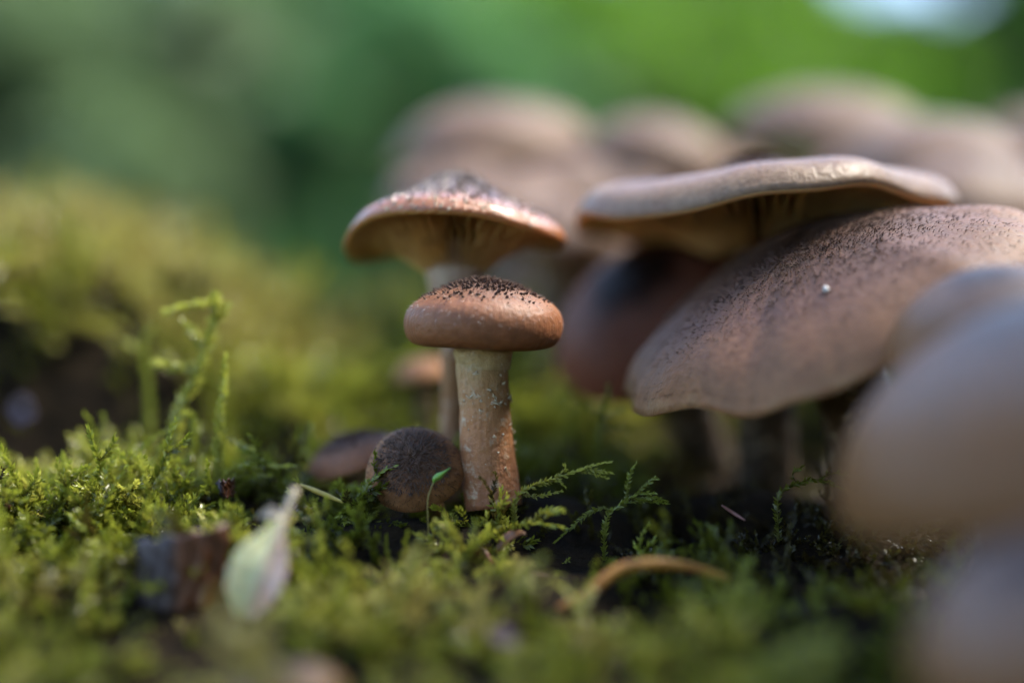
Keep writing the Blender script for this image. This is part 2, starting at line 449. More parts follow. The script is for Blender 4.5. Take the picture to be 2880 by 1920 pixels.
ng.interface.new_socket('Geometry', in_out='INPUT', socket_type='NodeSocketGeometry')
ng.interface.new_socket('Geometry', in_out='OUTPUT', socket_type='NodeSocketGeometry')
gi = ng.nodes.new('NodeGroupInput'); go = ng.nodes.new('NodeGroupOutput')
ci = ng.nodes.new('GeometryNodeCollectionInfo'); ci.inputs['Collection'].default_value = src
ci.inputs['Separate Children'].default_value = True; ci.inputs['Reset Children'].default_value = True
ip = ng.nodes.new('GeometryNodeInstanceOnPoints'); ip.inputs['Pick Instance'].default_value = True
def named(nm, typ):
    a_ = ng.nodes.new('GeometryNodeInputNamedAttribute'); a_.data_type = typ; a_.inputs['Name'].default_value = nm
    return a_.outputs['Attribute']
e2r = ng.nodes.new('FunctionNodeEulerToRotation')
ng.links.new(named('rot', 'FLOAT_VECTOR'), e2r.inputs[0])
mp = ng.nodes.new('GeometryNodeMeshToPoints')
ng.links.new(gi.outputs[0], mp.inputs['Mesh'])
ng.links.new(mp.outputs[0], ip.inputs['Points'])
ng.links.new(ci.outputs[0], ip.inputs['Instance'])
f2i = ng.nodes.new('FunctionNodeFloatToInt'); ng.links.new(named('pick', 'FLOAT'), f2i.inputs[0])
ng.links.new(f2i.outputs[0], ip.inputs['Instance Index'])
ng.links.new(e2r.outputs[0], ip.inputs['Rotation'])
ng.links.new(named('scl', 'FLOAT'), ip.inputs['Scale'])
ng.links.new(ip.outputs[0], go.inputs[0])
md = moss.modifiers.new('moss_scatter', 'NODES'); md.node_group = ng
print('moss shoots', N)

# ---------------------------------------------------------------- mushrooms
def Rm(roll, tilt, yaw=0):
    return np.array(Matrix.Rotation(math.radians(roll), 3, 'Y') @ Matrix.Rotation(math.radians(tilt), 3, 'X') @ Matrix.Rotation(math.radians(yaw), 3, 'Z'))

def wavef(terms):
    def f(th, t):
        o = 0
        for k, a_, ph in terms: o = o+a_*np.cos(k*th+ph)
        return o*np.asarray(t)**2.2
    return f

def radf(terms):
    def f(th):
        o = 1
        for k, a_, ph in terms: o = o+a_*np.cos(k*th+ph)
        return o
    return f

class Cap: pass

def cap_shape(C, r, R, top, under, wave=(), lobes=(), nth=112, ntop=34, nund=16):
    """top, under: (radius, height) in units of r, centre to rim, then rim to stem"""
    c = Cap(); c.C, c.r, c.R = np.asarray(C, float), r, R
    c.top = resample([(a_, b_) for a_, b_ in top], ntop); c.und = resample([top[-1]]+list(under), nund)
    c.w, c.l = wavef(wave), radf(lobes)
    def pt(th, rr, zz):
        t = np.clip(rr, 0, 1)
        k = 1+(c.l(th)-1)*t
        loc = np.stack([rr*k*np.cos(th), rr*k*np.sin(th), zz+c.w(th, t)], -1)*r
        return c.C+loc@R.T
    c.pt = pt
    prof = np.vstack([c.top, c.und[1:]])
    tt = np.r_[c.top[:, 0]/max(c.top[:, 0])*1.0, 1.05+np.linspace(0, .5, nund-1)]
    m_ = np.argmax(c.top[:, 0]); tt[m_:ntop] = np.maximum(tt[m_:ntop], 1.0)
    th = np.linspace(0, 2*math.pi, nth, endpoint=False)
    V = [pt(np.array(0.0), np.array(0.0), np.array(prof[0, 1]))]; tv = [0.0]; pol = [(0, 0, 0)]
    for i in range(1, len(prof)):
        q = pt(th, np.full(nth, prof[i, 0]), np.full(nth, prof[i, 1]))
        V += list(q); tv += [tt[i]]*nth; pol += [(math.cos(x), math.sin(x), tt[i]*0.12) for x in th]
    Fc = [(0, 1+k, 1+(k+1) % nth) for k in range(nth)]
    for i in range(len(prof)-2):
        a0 = 1+i*nth
        Fc += [(a0+k, a0+nth+k, a0+nth+(k+1) % nth, a0+(k+1) % nth) for k in range(nth)]
    c.V, c.F, c.t, c.pol = np.array(V), Fc, tv, pol
    def topat(th, u):
        """point and normal on the upper side, u = 0 centre .. 1 rim"""
        i = u*(m_); a_ = np.interp(i, range(ntop), c.top[:, 0]); b_ = np.interp(i, range(ntop), c.top[:, 1])
        a2 = np.interp(i+.4, range(ntop), c.top[:, 0]); b2 = np.interp(i+.4, range(ntop), c.top[:, 1])
        p = pt(np.array(th), np.array(a_), np.array(b_)); q = pt(np.array(th), np.array(a2), np.array(b2))
        s_ = pt(np.array(th+.02), np.array(a_+1e-4), np.array(b_))
        du = q-p; du /= np.linalg.norm(du)+1e-12
        ds = s_-p; n_ = np.cross(du, ds); n_ /= np.linalg.norm(n_)+1e-12
        return p, n_, du
    c.topat = topat
    return c

def scale_lumps(v, amp, freq, seed):
    return v+np.stack([vnoise(v*freq, seed+k) for k in range(3)], 1)*amp

def add_stem(root, base, attach, axis, radii, mat, curve=0.5, seed=1, name='stem', rough=0.02, nring=40, sides=40):
    base, attach, axis = map(lambda q: np.asarray(q, float), (base, attach, axis))
    L = np.linalg.norm(attach-base)
    ctrl = attach-axis*L*curve
    u = np.linspace(0, 1, nring)[:, None]
    pts = (1-u)**2*base+2*u*(1-u)*ctrl+u*u*attach
    rr = np.interp(np.linspace(0, 1, nring), np.linspace(0, 1, len(radii)), radii)
    V, Fc = tube(pts, rr, sides)
    V = scale_lumps(V, rough, 3.0, seed); V = scale_lumps(V, rough*0.4, 9.0, seed+9)
    t = np.repeat(np.linspace(0, 1, nring), sides)
    th = np.tile(np.arange(sides)/sides*2*math.pi, nring)
    o = mk(name, V, Fc, mat, root, attrs={'t': t, 'polar': np.stack([np.cos(th), np.sin(th), t*0.6], 1)})
    return o, pts, rr

TOP_ROUND = [(0, .60), (.2, .585), (.42, .52), (.63, .42), (.82, .27), (.94, .10), (1.0, -.04)]
UND_FLAT = [(.985, -.09), (.93, -.085), (.8, -.03), (.5, .03), (.2, .02)]
TOP_FLAT = [(0, .30), (.15, .29), (.3, .23), (.5, .18), (.72, .13), (.88, .07), (.96, .0), (1.0, -.07)]
UND_THIN = [(.985, -.095), (.94, -.06), (.8, .0), (.5, .03), (.2, .0)]

def gills(root, c, n, mat, depth, r_in=0.16, drop=0.0, th0=0.0, th1=2*math.pi, thick=0.012, rim=0.955):
    """thin blades hanging from the underside between stem and rim, each its own piece"""
    for k in range(n):
        th = th0+(th1-th0)*(k+0.5+random.uniform(-.15, .15))/n
        inner = r_in if k % 2 == 0 else random.choice([0.45, 0.6])
        rr = np.linspace(inner, rim, 9)
        up = np.interp(rr, c.und[::-1, 0], c.und[::-1, 1])+0.01
        sh = np.sin(np.pi*np.clip((rr-inner)/(rim-inner), 0, 1)**0.8)**0.6
        lo = up-depth*(0.25+0.75*sh)*np.linspace(1.15, 0.12, 9)-drop*np.clip((0.8-rr)/(0.8-r_in), 0, 1)**1.3-0.012
        V = []
        for s_ in (-1, 1):
            dt = s_*thick/np.maximum(rr*c.r, .2)
            V += list(c.pt(th+dt, rr, up)); V += list(c.pt(th+dt*0.4, rr, lo))
        m9 = 9; Fc = []
        for i in range(8):
            Fc += [(i, i+1, m9+i+1, m9+i), (2*m9+i, 3*m9+i, 3*m9+i+1, 2*m9+i+1), (m9+i, m9+i+1, 3*m9+i+1, 3*m9+i)]
        Fc += [(0, m9, 3*m9, 2*m9), (8, 2*m9+8, 3*m9+8, m9+8)]
        mk('gill', V, Fc, mat, root)

def tuft(lean=0.5, h=1.0, w=0.32, sides=6):
    """one pointed cap scale, unit height, leaning to +X"""
    V = [];
    for i, (z, k) in enumerate([(-.15, 1.25), (.3, .8), (.7, .42)]):
        for s_ in range(sides):
            a_ = 2*math.pi*s_/sides; V.append((w*k*math.cos(a_)+lean*z*z*h, w*k*math.sin(a_), z*h))
    V.append((lean*h*1.15, 0, h))
    Fc = [(i*sides+s_, i*sides+(s_+1) % sides, (i+1)*sides+(s_+1) % sides, (i+1)*sides+s_) for i in range(2) for s_ in range(sides)]
    Fc += [(2*sides+s_, 2*sides+(s_+1) % sides, 3*sides) for s_ in range(sides)]
    return np.array(V), Fc

def frame(p, n_, du, size, r, twist=0.5):
    """matrix columns: du -> X, side -> Y, n -> Z"""
    n_ = n_+r.normal(0, .18, 3); n_ /= np.linalg.norm(n_)
    x = du+np.cross(n_, du)*r.normal(0, twist); x -= n_*np.dot(x, n_); x /= np.linalg.norm(x)
    y = np.cross(n_, x)
    return np.stack([x, y, n_], 1)*size

def scatter_tufts(root, c, n, mat, size, udist, seed, name='scales', shape=None, lean=0.9, w=0.3, front=True):
    """many tiny scales on a cap as one part"""
    r = np.random.default_rng(seed); tv, tf = shape or tuft(lean, 1, w, 4)
    V, Fc, c0 = [], [], 0
    for _ in range(n):
        u = udist(r); th = r.uniform(0, 2*math.pi)
        p, nn, du = c.topat(th, u)
        A_ = frame(p, nn, du, size*r.uniform(.6, 1.3)*(1.1-0.5*u), r)
        V.append(tv@A_.T+p); Fc += [tuple(i+c0 for i in q) for q in tf]; c0 += len(tv)
    return tag(mk(name, np.vstack(V), Fc, mat, root), kind='stuff')

def mushroom(name, label, C, r, R, top, under, capmat, base, radii, stemmat, wave=(), lobes=(), cat='mushroom', group=None,
             ng_=0, gmat=None, gdepth=0.1, drop=0.0, curve=0.45, seed=1, attach_z=0.02, nth=112, stem_rough=0.02):
    base = np.asarray(base, float)
    root = empty(name, base); tag(root, label, cat, group)
    c = cap_shape(C, r, R, top, under, wave, lobes, nth=nth)
    mk('cap', c.V, c.F, capmat, root, attrs={'t': c.t, 'polar': c.pol})
    if radii is not None:
        add_stem(root, base, c.C+R@np.array([0, 0, attach_z*r]), R@np.array([0, 0, 1.0]), radii, stemmat, curve, seed, rough=stem_rough)
    if ng_: gills(root, c, ng_, gmat, gdepth, drop=drop)
    return root, c

def at_ground(x, y, dz=-0.15): return np.array([x, y, float(zg(x, y))+dz])

GRP = 'honey-brown mushrooms of the cluster'
# A: the small sharp mushroom
CA = P(1357, 978, 0.0)
RA = Rm(1.8, 1.5, 25)
topA = [(0, .865), (.13, .86), (.26, .84), (.44, .78), (.60, .715), (.72, .655), (.85, .575), (.94, .485), (.99, .38), (1.0, .26), (.965, .12), (.88, .03), (.76, .0)]
undA = [(.62, .03), (.5, .07), (.3, .08)]
A, cA = mushroom('mushroom', 'small sharp brown mushroom with dark scaly cushion cap and short pale flecked stem',
                 CA, 1.205, RA, topA, undA, M['capA'], P(1385, 1425, 0.0), [.44, .43, .415, .40, .395, .40, .41], M['stemA'],
                 wave=[(2, .012, .4), (3, .012, 1.0)], lobes=[(2, .012, 1), (3, .010, 2), (5, .006, 0)], seed=4, curve=0.3, stem_rough=0.022)
tv, tf = tuft(0.7, 1, 0.52, 6)
tm = meshdata('scale', tv*S, tf, M['scale'])
r = np.random.default_rng(21)
for k in range(290):
    u = (r.uniform(0, 1)**0.62)*0.70
    if u > 0.45 and r.uniform() < (u-.45)*2.2: u *= 0.6
    p, nn, du = cA.topat(r.uniform(0, 2*math.pi), u)
    size = r.uniform(.045, .075)*(1.1-0.5*u)
    Am = frame(p, nn, du, size, r)
    o = bpy.data.objects.new('scale', tm); col.objects.link(o); o.parent = A
    mtx = Matrix(Am.tolist()).to_4x4(); mtx.translation = Vector((p-BASE[A.name])*S); o.matrix_local = mtx
scatter_tufts(A, cA, 260, M['fleck'], 0.05, lambda r: r.uniform(.55, .98), 22, 'pale_fibres', lean=2.2, w=0.10)
scatter_tufts(A, cA, 2400, M['scale'], 0.03, lambda r: abs(r.normal(0, .30)) % .8, 23, 'fine_scales', lean=1.0, w=0.3)
# veil collar and woolly flecks on its stem
def collar(root, pts, rr, i0, i1, flare, mat, name='veil_collar', seed=3, th_=None):
    sides = 48; V = []; rows = [(i0, 1.0), (i0+(i1-i0)*.4, 1.04), (i0+(i1-i0)*.75, 1.0+flare*.7), (i1, 1.0+flare), (i1+.4, 1.0+flare*.8), (i1+1.2, .95)]
    for j, (i, k) in enumerate(rows):
        p = np.array([np.interp(i, range(len(pts)), pts[:, q]) for q in range(3)]); rad = np.interp(i, range(len(rr)), rr)
        for s_ in range(sides):
            a_ = 2*math.pi*s_/sides
            rag = 1+0.05*math.sin(3*a_+seed)+0.04*math.sin(7*a_+seed*2)+0.03*math.sin(13*a_)
            z_ = (0.03*math.sin(5*a_+seed)+0.02*math.sin(11*a_))*(j > 1)
            V.append(p+np.array([math.cos(a_)*rad*(1+(k-1)*rag*1.1), math.sin(a_)*rad*(1+(k-1)*rag*1.1), z_]))
    n_ = len(rows)
    Fc = [(j*sides+s_, j*sides+(s_+1) % sides, (j+1)*sides+(s_+1) % sides, (j+1)*sides+s_) for j in range(n_-1) for s_ in range(sides)]
    m = mk(name, V, Fc, mat, root, attrs={'t': [1]*len(V), 'polar': V}); return m
stA = [o for o in A.children if o.name.startswith('stem')][0]
ptsA = np.array([P(1385, 1425, 0)+(CA+np.array([0, 0, .05])-P(1385, 1425, 0))*u for u in np.linspace(0, 1, 40)])
rrA = np.interp(np.linspace(0, 1, 40), np.linspace(0, 1, 7), [.44, .43, .415, .40, .395, .40, .41])
collar(A, ptsA, rrA*1.0, 33, 37.2, .12, M['stemA'])
def flecks(root, pts, rr, n, mat, seed, lo=0.1, hi=0.95, size=0.05, name='woolly_flecks'):
    r = np.random.default_rng(seed); V, Fc, c0 = [], [], 0
    tv, tf = tuft(1.2, 1, 0.5, 5)
    for _ in range(n):
        q = r.uniform(lo, hi)*(len(pts)-1); i = int(q); p = pts[i]+(pts[min(i+1, len(pts)-1)]-pts[i])*(q-i); a_ = r.uniform(0, 6.28)
        out = np.array([math.cos(a_), math.sin(a_), 0]); up = np.array([0, 0, 1.0]); s_ = np.cross(up, out)
        sz = size*r.uniform(.5, 1.5)
        B_ = np.stack([up*r.choice([-1, 1])*.8+s_*r.normal(0, .5), s_*r.uniform(.8, 2.2), out*.55], 1)*sz
        V.append(tv@B_.T+p+out*rr[i]*0.985); Fc += [tuple(i_+c0 for i_ in f_) for f_ in tf]; c0 += len(tv)
    return tag(mk(name, np.vstack(V), Fc, mat, root), kind='stuff')
flecks(A, ptsA, rrA, 130, M['veil'], 31, size=.036)
flecks(A, ptsA, rrA, 40, M['veil'], 32, .64, .70, .045)

# B: taller wet mushroom behind it
CB = P(1280, 636, 1.9)
topB = [(0, .48), (.12, .47), (.22, .43), (.34, .345), (.5, .25), (.68, .17), (.83, .10), (.94, .02), (1.0, -.08)]
undB = [(.985, -.125), (.93, -.10), (.75, -.03), (.45, -.03), (.2, -.04)]
B, cB = mushroom('mushroom', 'wet glossy mushroom with drooping rust-orange rim, rising behind the small scaly one',
                 CB, 1.80, Rm(1.0, -4.5, 0), topB, undB, M['capB'], at_ground(P(1270, 1400, 1.9)[0], 1.9), [.27, .22, .19, .18, .22, .36, .50, .56], M['stemB'],
                 wave=[(2, -.12, 0.45), (1, .04, 0.0), (3, .03, 1.2), (5, .012, 0)], lobes=[(2, .02, 0), (3, .015, 1)], seed=8,
                 ng_=84, gmat=M['gillB'], gdepth=.10, drop=.40, curve=.35, attach_z=-.16)
scatter_tufts(B, cB, 1500, M['scaleB'], 0.05, lambda r: r.uniform(0, 1)**.7*.92, 41, 'wet_scales', lean=.5, w=.55)
def rim_fluff(root, c, n, mat, seed, th0, th1, size=.05):
    r = np.random.default_rng(seed); V, Fc, c0 = [], [], 0; tv, tf = tuft(.6, 1, .35, 5)
    for _ in range(n):
        th = r.uniform(th0, th1); p, nn, du = c.topat(th, r.uniform(.86, 1.0))
        d_ = du*.7+nn*.5+np.array([0, 0, -.3]); A_ = frame(p, d_, np.cross(d_, nn), size*r.uniform(.5, 1.5), r, 1)
        V.append(tv@A_.T+p); Fc += [tuple(i+c0 for i in q) for q in tf]; c0 += len(tv)
    return tag(mk('rim_fluff', np.vstack(V), Fc, mat, root), kind='stuff')
rim_fluff(B, cB, 70, M['veil'], 42, math.pi*1.3, math.pi*1.85, .045)

# C: round button turned to the viewer
CC = P(1165, 1318, -.15)
C_, cC = mushroom('mushroom', 'round dark fuzzy mushroom button turned face-on at the foot of the small mushroom',
                  CC, .73, Rm(-6, 60, 0), TOP_ROUND, UND_FLAT, M['capC'], at_ground(CC[0]+.15, 1.1), [.3, .27, .25], M['stemB'],
                  lobes=[(2, .03, 0), (3, .02, 1), (5, .012, 2)], seed=5)
scatter_tufts(C_, cC, 1700, M['scaleC'], 0.055, lambda r: r.uniform(0, 1)**.6*.66, 51, 'fuzz', lean=1.3, w=.16)
scatter_tufts(C_, cC, 350, M['scaleG'], 0.05, lambda r: r.uniform(.7, .98), 52, 'rim_fuzz', lean=1.6, w=.12)
# D: shiny button half hidden behind it
CD = P(1000, 1290, 1.7)
D_, cD = mushroom('mushroom', 'low tilted button with shiny violet-brown top between the fuzzy button and the moss',
                  CD, .85, Rm(-16, 8, 0), [(a_, b_*.8) for a_, b_ in TOP_ROUND], UND_FLAT, M['capA'], at_ground(CD[0]+.2, 2.2), [.3, .28, .26], M['stemB'], seed=6)
scatter_tufts(D_, cD, 500, M['scale'], 0.05, lambda r: r.uniform(0, 1)**.7*.6, 53, 'scales', lean=1.2, w=.3)
CE = P(1185, 1050, 5.0)
E_, cE = mushroom('mushroom', 'tiny blurred violet-brown button in the moss behind the two central stems',
                  CE, .50, Rm(-10, 10, 0), TOP_ROUND, UND_FLAT, M['capC'], at_ground(CE[0]+.1, 5.0), [.2, .2, .2], M['stemK'], seed=7)

# G: the broad tilted cap
CG = P(2312, 848, 0.75)
topG = [(0, .33), (.14, .325), (.3, .295), (.48, .24), (.66, .165), (.82, .09), (.93, .01), (1.0, -.085)]
undG = [(.99, -.11), (.95, -.08), (.8, -.02), (.5, .08), (.2, .08)]
G, cG = mushroom('mushroom', 'broad tilted tan cap with dark bristly scales overhanging the hollow darkened for shade',
                 CG, 3.5, Rm(-23.5, 11.0, 0), topG, undG, M['capG'], at_ground(P(2480, 1300, 2.2)[0], 2.2), [.75, .7, .62, .6, .65], M['stemK'],
                 wave=[(5, .018, .3), (8, .013, 1.5), (13, .011, .5), (3, .015, 2), (19, .006, 1)], lobes=[(3, .012, 0), (7, .010, 1), (11, .008, .3), (17, .006, 2)], seed=9,
                 ng_=110, gmat=M['gill'], gdepth=.10, nth=200, curve=.5, group=None)
scatter_tufts(G, cG, 12000, M['scaleG'], 0.058, lambda r: min(abs(r.normal(0.18, .40)), .93), 61, 'scales', lean=1.6, w=.13)
scatter_tufts(G, cG, 500, M['fleckG'], 0.045, lambda r: r.uniform(.6, .99), 62, 'pale_fibres', lean=2.4, w=.09)

# F: the flat pale cap with visible gills
CF = P(2130, 585, 3.2)
topF = [(0, .265), (.1, .26), (.2, .22), (.32, .165), (.5, .14), (.7, .13), (.86, .09), (.95, .03), (1.0, -.055)]
undF = [(.99, -.085), (.955, -.07), (.85, -.02), (.5, .02), (.2, .0)]
F_, cF = mushroom('mushroom', 'flat wavy-edged pale mushroom with cream gills showing, resting above the broad scaly cap',
                  CF, 3.28, Rm(-3.0, -3.2, 0), topF, undF, M['capF'], at_ground(P(2150, 1200, 4.6)[0], 4.4), [.55, .5, .45, .45, .5], M['stemK'],
                  wave=[(2, .012, .5), (3, -.025, .6), (5, .02, 1.0), (7, .014, 1), (11, .007, 0)], lobes=[(3, .02, 0), (5, .015, 1)], seed=10,
                  ng_=150, gmat=M['gill'], gdepth=.10, drop=.2, nth=180)
scatter_tufts(F_, cF, 900, M['scale'], 0.07, lambda r: abs(r.normal(0, .2)), 71, 'scales', lean=1.3, w=.2)
scatter_tufts(F_, cF, 2600, M['scaleG'], 0.038, lambda r: r.uniform(.2, .97), 72, 'fine_scales', lean=1.8, w=.14)
# H: reddish cap behind, with a dark eye
CH = P(1840, 905, 4.6)
H_, cH = mushroom('mushroom', 'rust-pink steeply tilted mushroom with blackish cap centre behind the broad cap',
                  CH, 2.0, Rm(-30, 34, 0), TOP_ROUND, UND_FLAT, M['capH'], at_ground(CH[0]+1.2, 6.0), [.5, .45, .4], M['stemK'],
                  wave=[(3, .03, 1), (5, .02, 0)], seed=11)
# I, J, L: caps close to the lens on the right
I_, cI = mushroom('mushroom', 'out-of-focus pale mauve cap with brown underside, just in front of the broad scaly cap',
                  P(2965, 1125, -5.8), 2.75, Rm(-17, 6, 0), [(0, .42), (.2, .41), (.42, .35), (.63, .26), (.82, .12), (.94, -.04), (1.0, -.20)],
                  [(.98, -.27), (.9, -.24), (.7, -.12), (.45, -.05), (.2, -.05)], M['capI'],
                  at_ground(P(3000, 1700, -5.5)[0], -5.3), [.6, .55, .5, .5], M['stemK'], wave=[(3, .02, 1)], seed=12, ng_=60, gmat=M['gillB'], gdepth=.08)
J_, cJ = mushroom('mushroom', 'heavily blurred lilac-grey cap low in front, in the dark moss below the mauve cap',
                  P(2960, 1765, -8.8), 1.42, Rm(-24, 16, 0), TOP_ROUND, UND_FLAT, M['capI'],
                  at_ground(P(3000, 1900, -8.6)[0], -8.5), [.35, .33, .3], M['stemK'], wave=[(3, .02, 1)], seed=13)
L_, cL = mushroom('mushroom', 'small blurred brown-rimmed mushroom with blue-violet centre wedged under the edge of the broad cap',
                  P(2790, 935, -3.0), 1.45, Rm(-14, 14, 0), TOP_ROUND, UND_FLAT, M['capI'],
                  at_ground(P(2820, 1400, -2.6)[0], -2.4), [.4, .36, .33], M['stemK'], wave=[(3, .02, 1)], seed=14)

# K: the blurred caps at the back of the cluster
KS = [  # px, py of the rim plane, depth, radius, roll, tilt, label
    (1375, 430, 11.0, 2.15, -3, 6, 'pale greyish-pink blurred cap standing highest above the wet glossy mushroom'),
    (1830, 455, 10.5, 1.75, 4, 10, 'blurred mauve cap standing between two taller caps at the back of the cluster'),
    (2330, 385, 12.5, 2.35, 2, 6, 'tall domed greyish cap at the very back of the cluster, against dark green foliage'),
    (2640, 520, 9.0, 2.45, 6, 8, 'wide blurred pink-grey cap behind the flat wavy-edged mushroom'),
    (2930, 420, 14.0, 1.7, 0, 4, 'small olive-tinged blurred cap furthest back beside the foliage'),
    (1420, 600, 8.0, 1.75, -4, 10, 'dull pinkish cap right behind the wet glossy mushroom, below the pale greyish one'),
    (2760, 620, 6.0, 1.9, 10, 14, 'dark-centred blurred cap tucked behind the upper edge of the broad scaly cap'),
    (1640, 720, 7.4, 1.75, -14, 14, 'dim brownish cap filling the gap behind the rust-pink dark-eyed mushroom'),
    (1545, 655, 5.8, 1.25, -8, 12, 'small brownish-pink cap squeezed between the wet glossy mushroom and the flat wavy-edged one'),
    (1760, 610, 8.4, 1.5, 3, 12, 'shadowy pink-brown cap below the blurred mauve cap'),
    (1300, 545, 9.4, 1.7, -4, 10, 'muted pinkish cap under the pale greyish one, behind the wet glossy mushroom'),
    (1610, 560, 9.0, 1.55, 2, 10, 'muted mauve cap between the dull pinkish cap and the flat wavy-edged mushroom'),
    (2480, 545, 10.0, 1.9, 3, 10, 'muted grey-mauve cap just over the far rim of the flat wavy-edged mushroom'),
    (2060, 520, 11.5, 1.6, 0, 10, 'muted dusky cap between the blurred mauve cap and the tall domed one'),
    (2080, 640, 9.2, 1.9, -2, 8, 'shaded mauve-brown cap hidden mostly behind the flat wavy-edged mushroom'),
]
for i, (px, py, Y, rad, roll, tilt, lab) in enumerate(KS):
    rad *= (D+Y+2.2)/(D+Y); Y += 2.2
    kt = [(a_, b_*(.92+.12*math.sin(i*2.3))) for a_, b_ in TOP_ROUND]
    Ck = P(px, py, Y)
    mushroom('mushroom', lab, Ck, rad, Rm(roll, tilt, 0), kt, UND_FLAT, M['capK'], at_ground(Ck[0]+random.uniform(-.4, .4), Y+.5),
             [.5, .45, .42, .45], M['stemK'], wave=[(2, .05, 3*i), (3, .05, i), (5, .025, 2*i)], lobes=[(2, .05, i), (3, .03, 2*i)], seed=20+i, group=GRP, nth=72)
for o in (A, B, C_, D_, E_, G, F_, H_, I_, J_, L_): o['group'] = GRP
low = mushroom('mushroom', 'low pinkish mushroom cap sunk in the foreground moss, far out of focus',
               P(810, 1968, -5.6), .74, Rm(-4, 8, 0), TOP_ROUND, UND_FLAT, M['capI'], at_ground(P(805, 1945, -5.6)[0], -5.5), [.22, .2, .2], M['stemK'], seed=33, group=GRP)

# ---------------------------------------------------------------- moss sprigs that stand out singly
def sprig(label, px_paths, Y, leafL=.105, dens=60, tint=.62, dz=0.0, seed=0):
    """px_paths: list of pixel polylines; the first is the main shoot, the rest its branches"""
    r = np.random.default_rng(seed); paths = []
    for pl in px_paths:
        pts = np.array([P(q[0], q[1], Y+(q[2] if len(q) > 2 else 0)) for q in pl]); paths.append(pts)
    b = paths[0][0].copy(); g = float(zg(b[0], b[1]))
    if b[2] > g-0.05: b[2] = g-0.1; paths[0] = np.vstack([b, paths[0]])
    root = empty('moss_sprig', paths[0][0]); tag(root, label, 'moss sprig', 'moss sprigs standing out of the carpet')
    for k, p in enumerate(paths):
        L = np.linalg.norm(np.diff(p, axis=0), axis=1).sum()
        v, f, s = leafy(p, max(10, int(L*dens)), leafL*(1 if k == 0 else .85), r, .016 if k == 0 else .010)
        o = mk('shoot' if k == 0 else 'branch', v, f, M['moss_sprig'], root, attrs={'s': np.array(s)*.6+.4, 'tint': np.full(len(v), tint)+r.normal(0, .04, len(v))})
    return root
sprig('bright feathery moss sprig reaching right from the foot of the small mushroom stem',
      [[(1450, 1405), (1500, 1365), (1560, 1345), (1620, 1325), (1660, 1310), (1716, 1298)], [(1500, 1365), (1530, 1360), (1570, 1352), (1590, 1370)],
       [(1560, 1345), (1590, 1318), (1585, 1308)], [(1620, 1325), (1660, 1330), (1710, 1345)], [(1640, 1318), (1680, 1322), (1722, 1330)],
       [(1470, 1390), (1510, 1395), (1580, 1380)]], -.45, tint=.80, seed=1, leafL=.088, dens=95)
sprig('olive moss sprig with forked drooping tips beside the bright feathery sprig',
      [[(1700, 1500), (1710, 1450), (1745, 1420), (1790, 1390), (1840, 1385)], [(1745, 1420), (1790, 1410), (1880, 1415)], [(1720, 1435), (1680, 1430), (1620, 1470), (1560, 1525)],
       [(1790, 1390), (1830, 1350), (1850, 1345)], [(1780, 1400), (1840, 1400), (1876, 1408)], [(1760, 1410), (1770, 1340), (1790, 1300)]], -.5, tint=.50, seed=2, leafL=.088, dens=95)
sprig('tall arching moss sprig with hooked tip standing above the left-hand moss',
      [[(500, 1180), (545, 1080), (580, 985), (600, 905), (610, 868), (570, 855), (520, 860), (465, 878)], [(600, 905), (625, 880), (640, 862)],
       [(580, 985), (545, 940), (515, 905)], [(600, 900), (610, 850), (608, 832)], [(560, 1040), (500, 1030), (430, 1020)]], 1.2, tint=.82, seed=3, leafL=.19, dens=75)
sprig('straight upright bristly moss sprig beside the tall arching one',
      [[(615, 1240), (622, 1160), (630, 1080), (634, 1000)], [(640, 1230), (680, 1250), (712, 1262)]], .5, tint=.80, seed=4, leafL=.14, dens=85)
sprig('low moss sprig stretching flat towards the low shiny button',
      [[(640, 1330), (700, 1315), (760, 1312), (830, 1310)], [(660, 1340), (720, 1335), (765, 1338)], [(640, 1330), (670, 1310), (700, 1300)]], .3, tint=.80, seed=5, dens=95)
sprig('slanting moss sprig leaning left under the tall arching one',
      [[(540, 1170), (480, 1205), (420, 1240), (390, 1265)], [(480, 1205), (450, 1260), (430, 1300)]], .8, tint=.56, seed=6)
sprig('blurred bushy moss sprig left of the tall arching one', [[(420, 1120), (410, 1040), (405, 960), (430, 920)], [(408, 1000), (370, 970), (350, 960)], [(410, 1040), (450, 1010), (480, 1000)]], 3.2, tint=.62, seed=7, leafL=.13)
sprig('dusky moss sprig rising beside the left tip of the broad cap', [[(1680, 1260), (1690, 1190), (1705, 1130), (1712, 1085)], [(1690, 1190), (1730, 1160), (1760, 1150)], [(1690, 1170), (1660, 1150), (1640, 1130)], [(1690, 1210), (1730, 1200), (1780, 1205)]], 1.4, tint=.36, seed=8, leafL=.12)
sprig('pale tiny moss sprig poking up from dark soil in the shaded front', [[(1800, 1520), (1812, 1490), (1826, 1468)]], -1.0, tint=.6, seed=9, leafL=.08)
sprig('yellow-tipped moss sprig on the far left edge of the sharp moss', [[(70, 1420), (95, 1375), (112, 1325)]], -.6, tint=.85, seed=10)
sprig('dark moss sprig under the mauve foreground cap', [[(2190, 1400), (2240, 1360), (2300, 1350), (2370, 1372)], [(2240, 1360), (2230, 1330), (2260, 1310)], [(2300, 1350), (2340, 1330), (2400, 1335)]], -.6, tint=.3, seed=11)

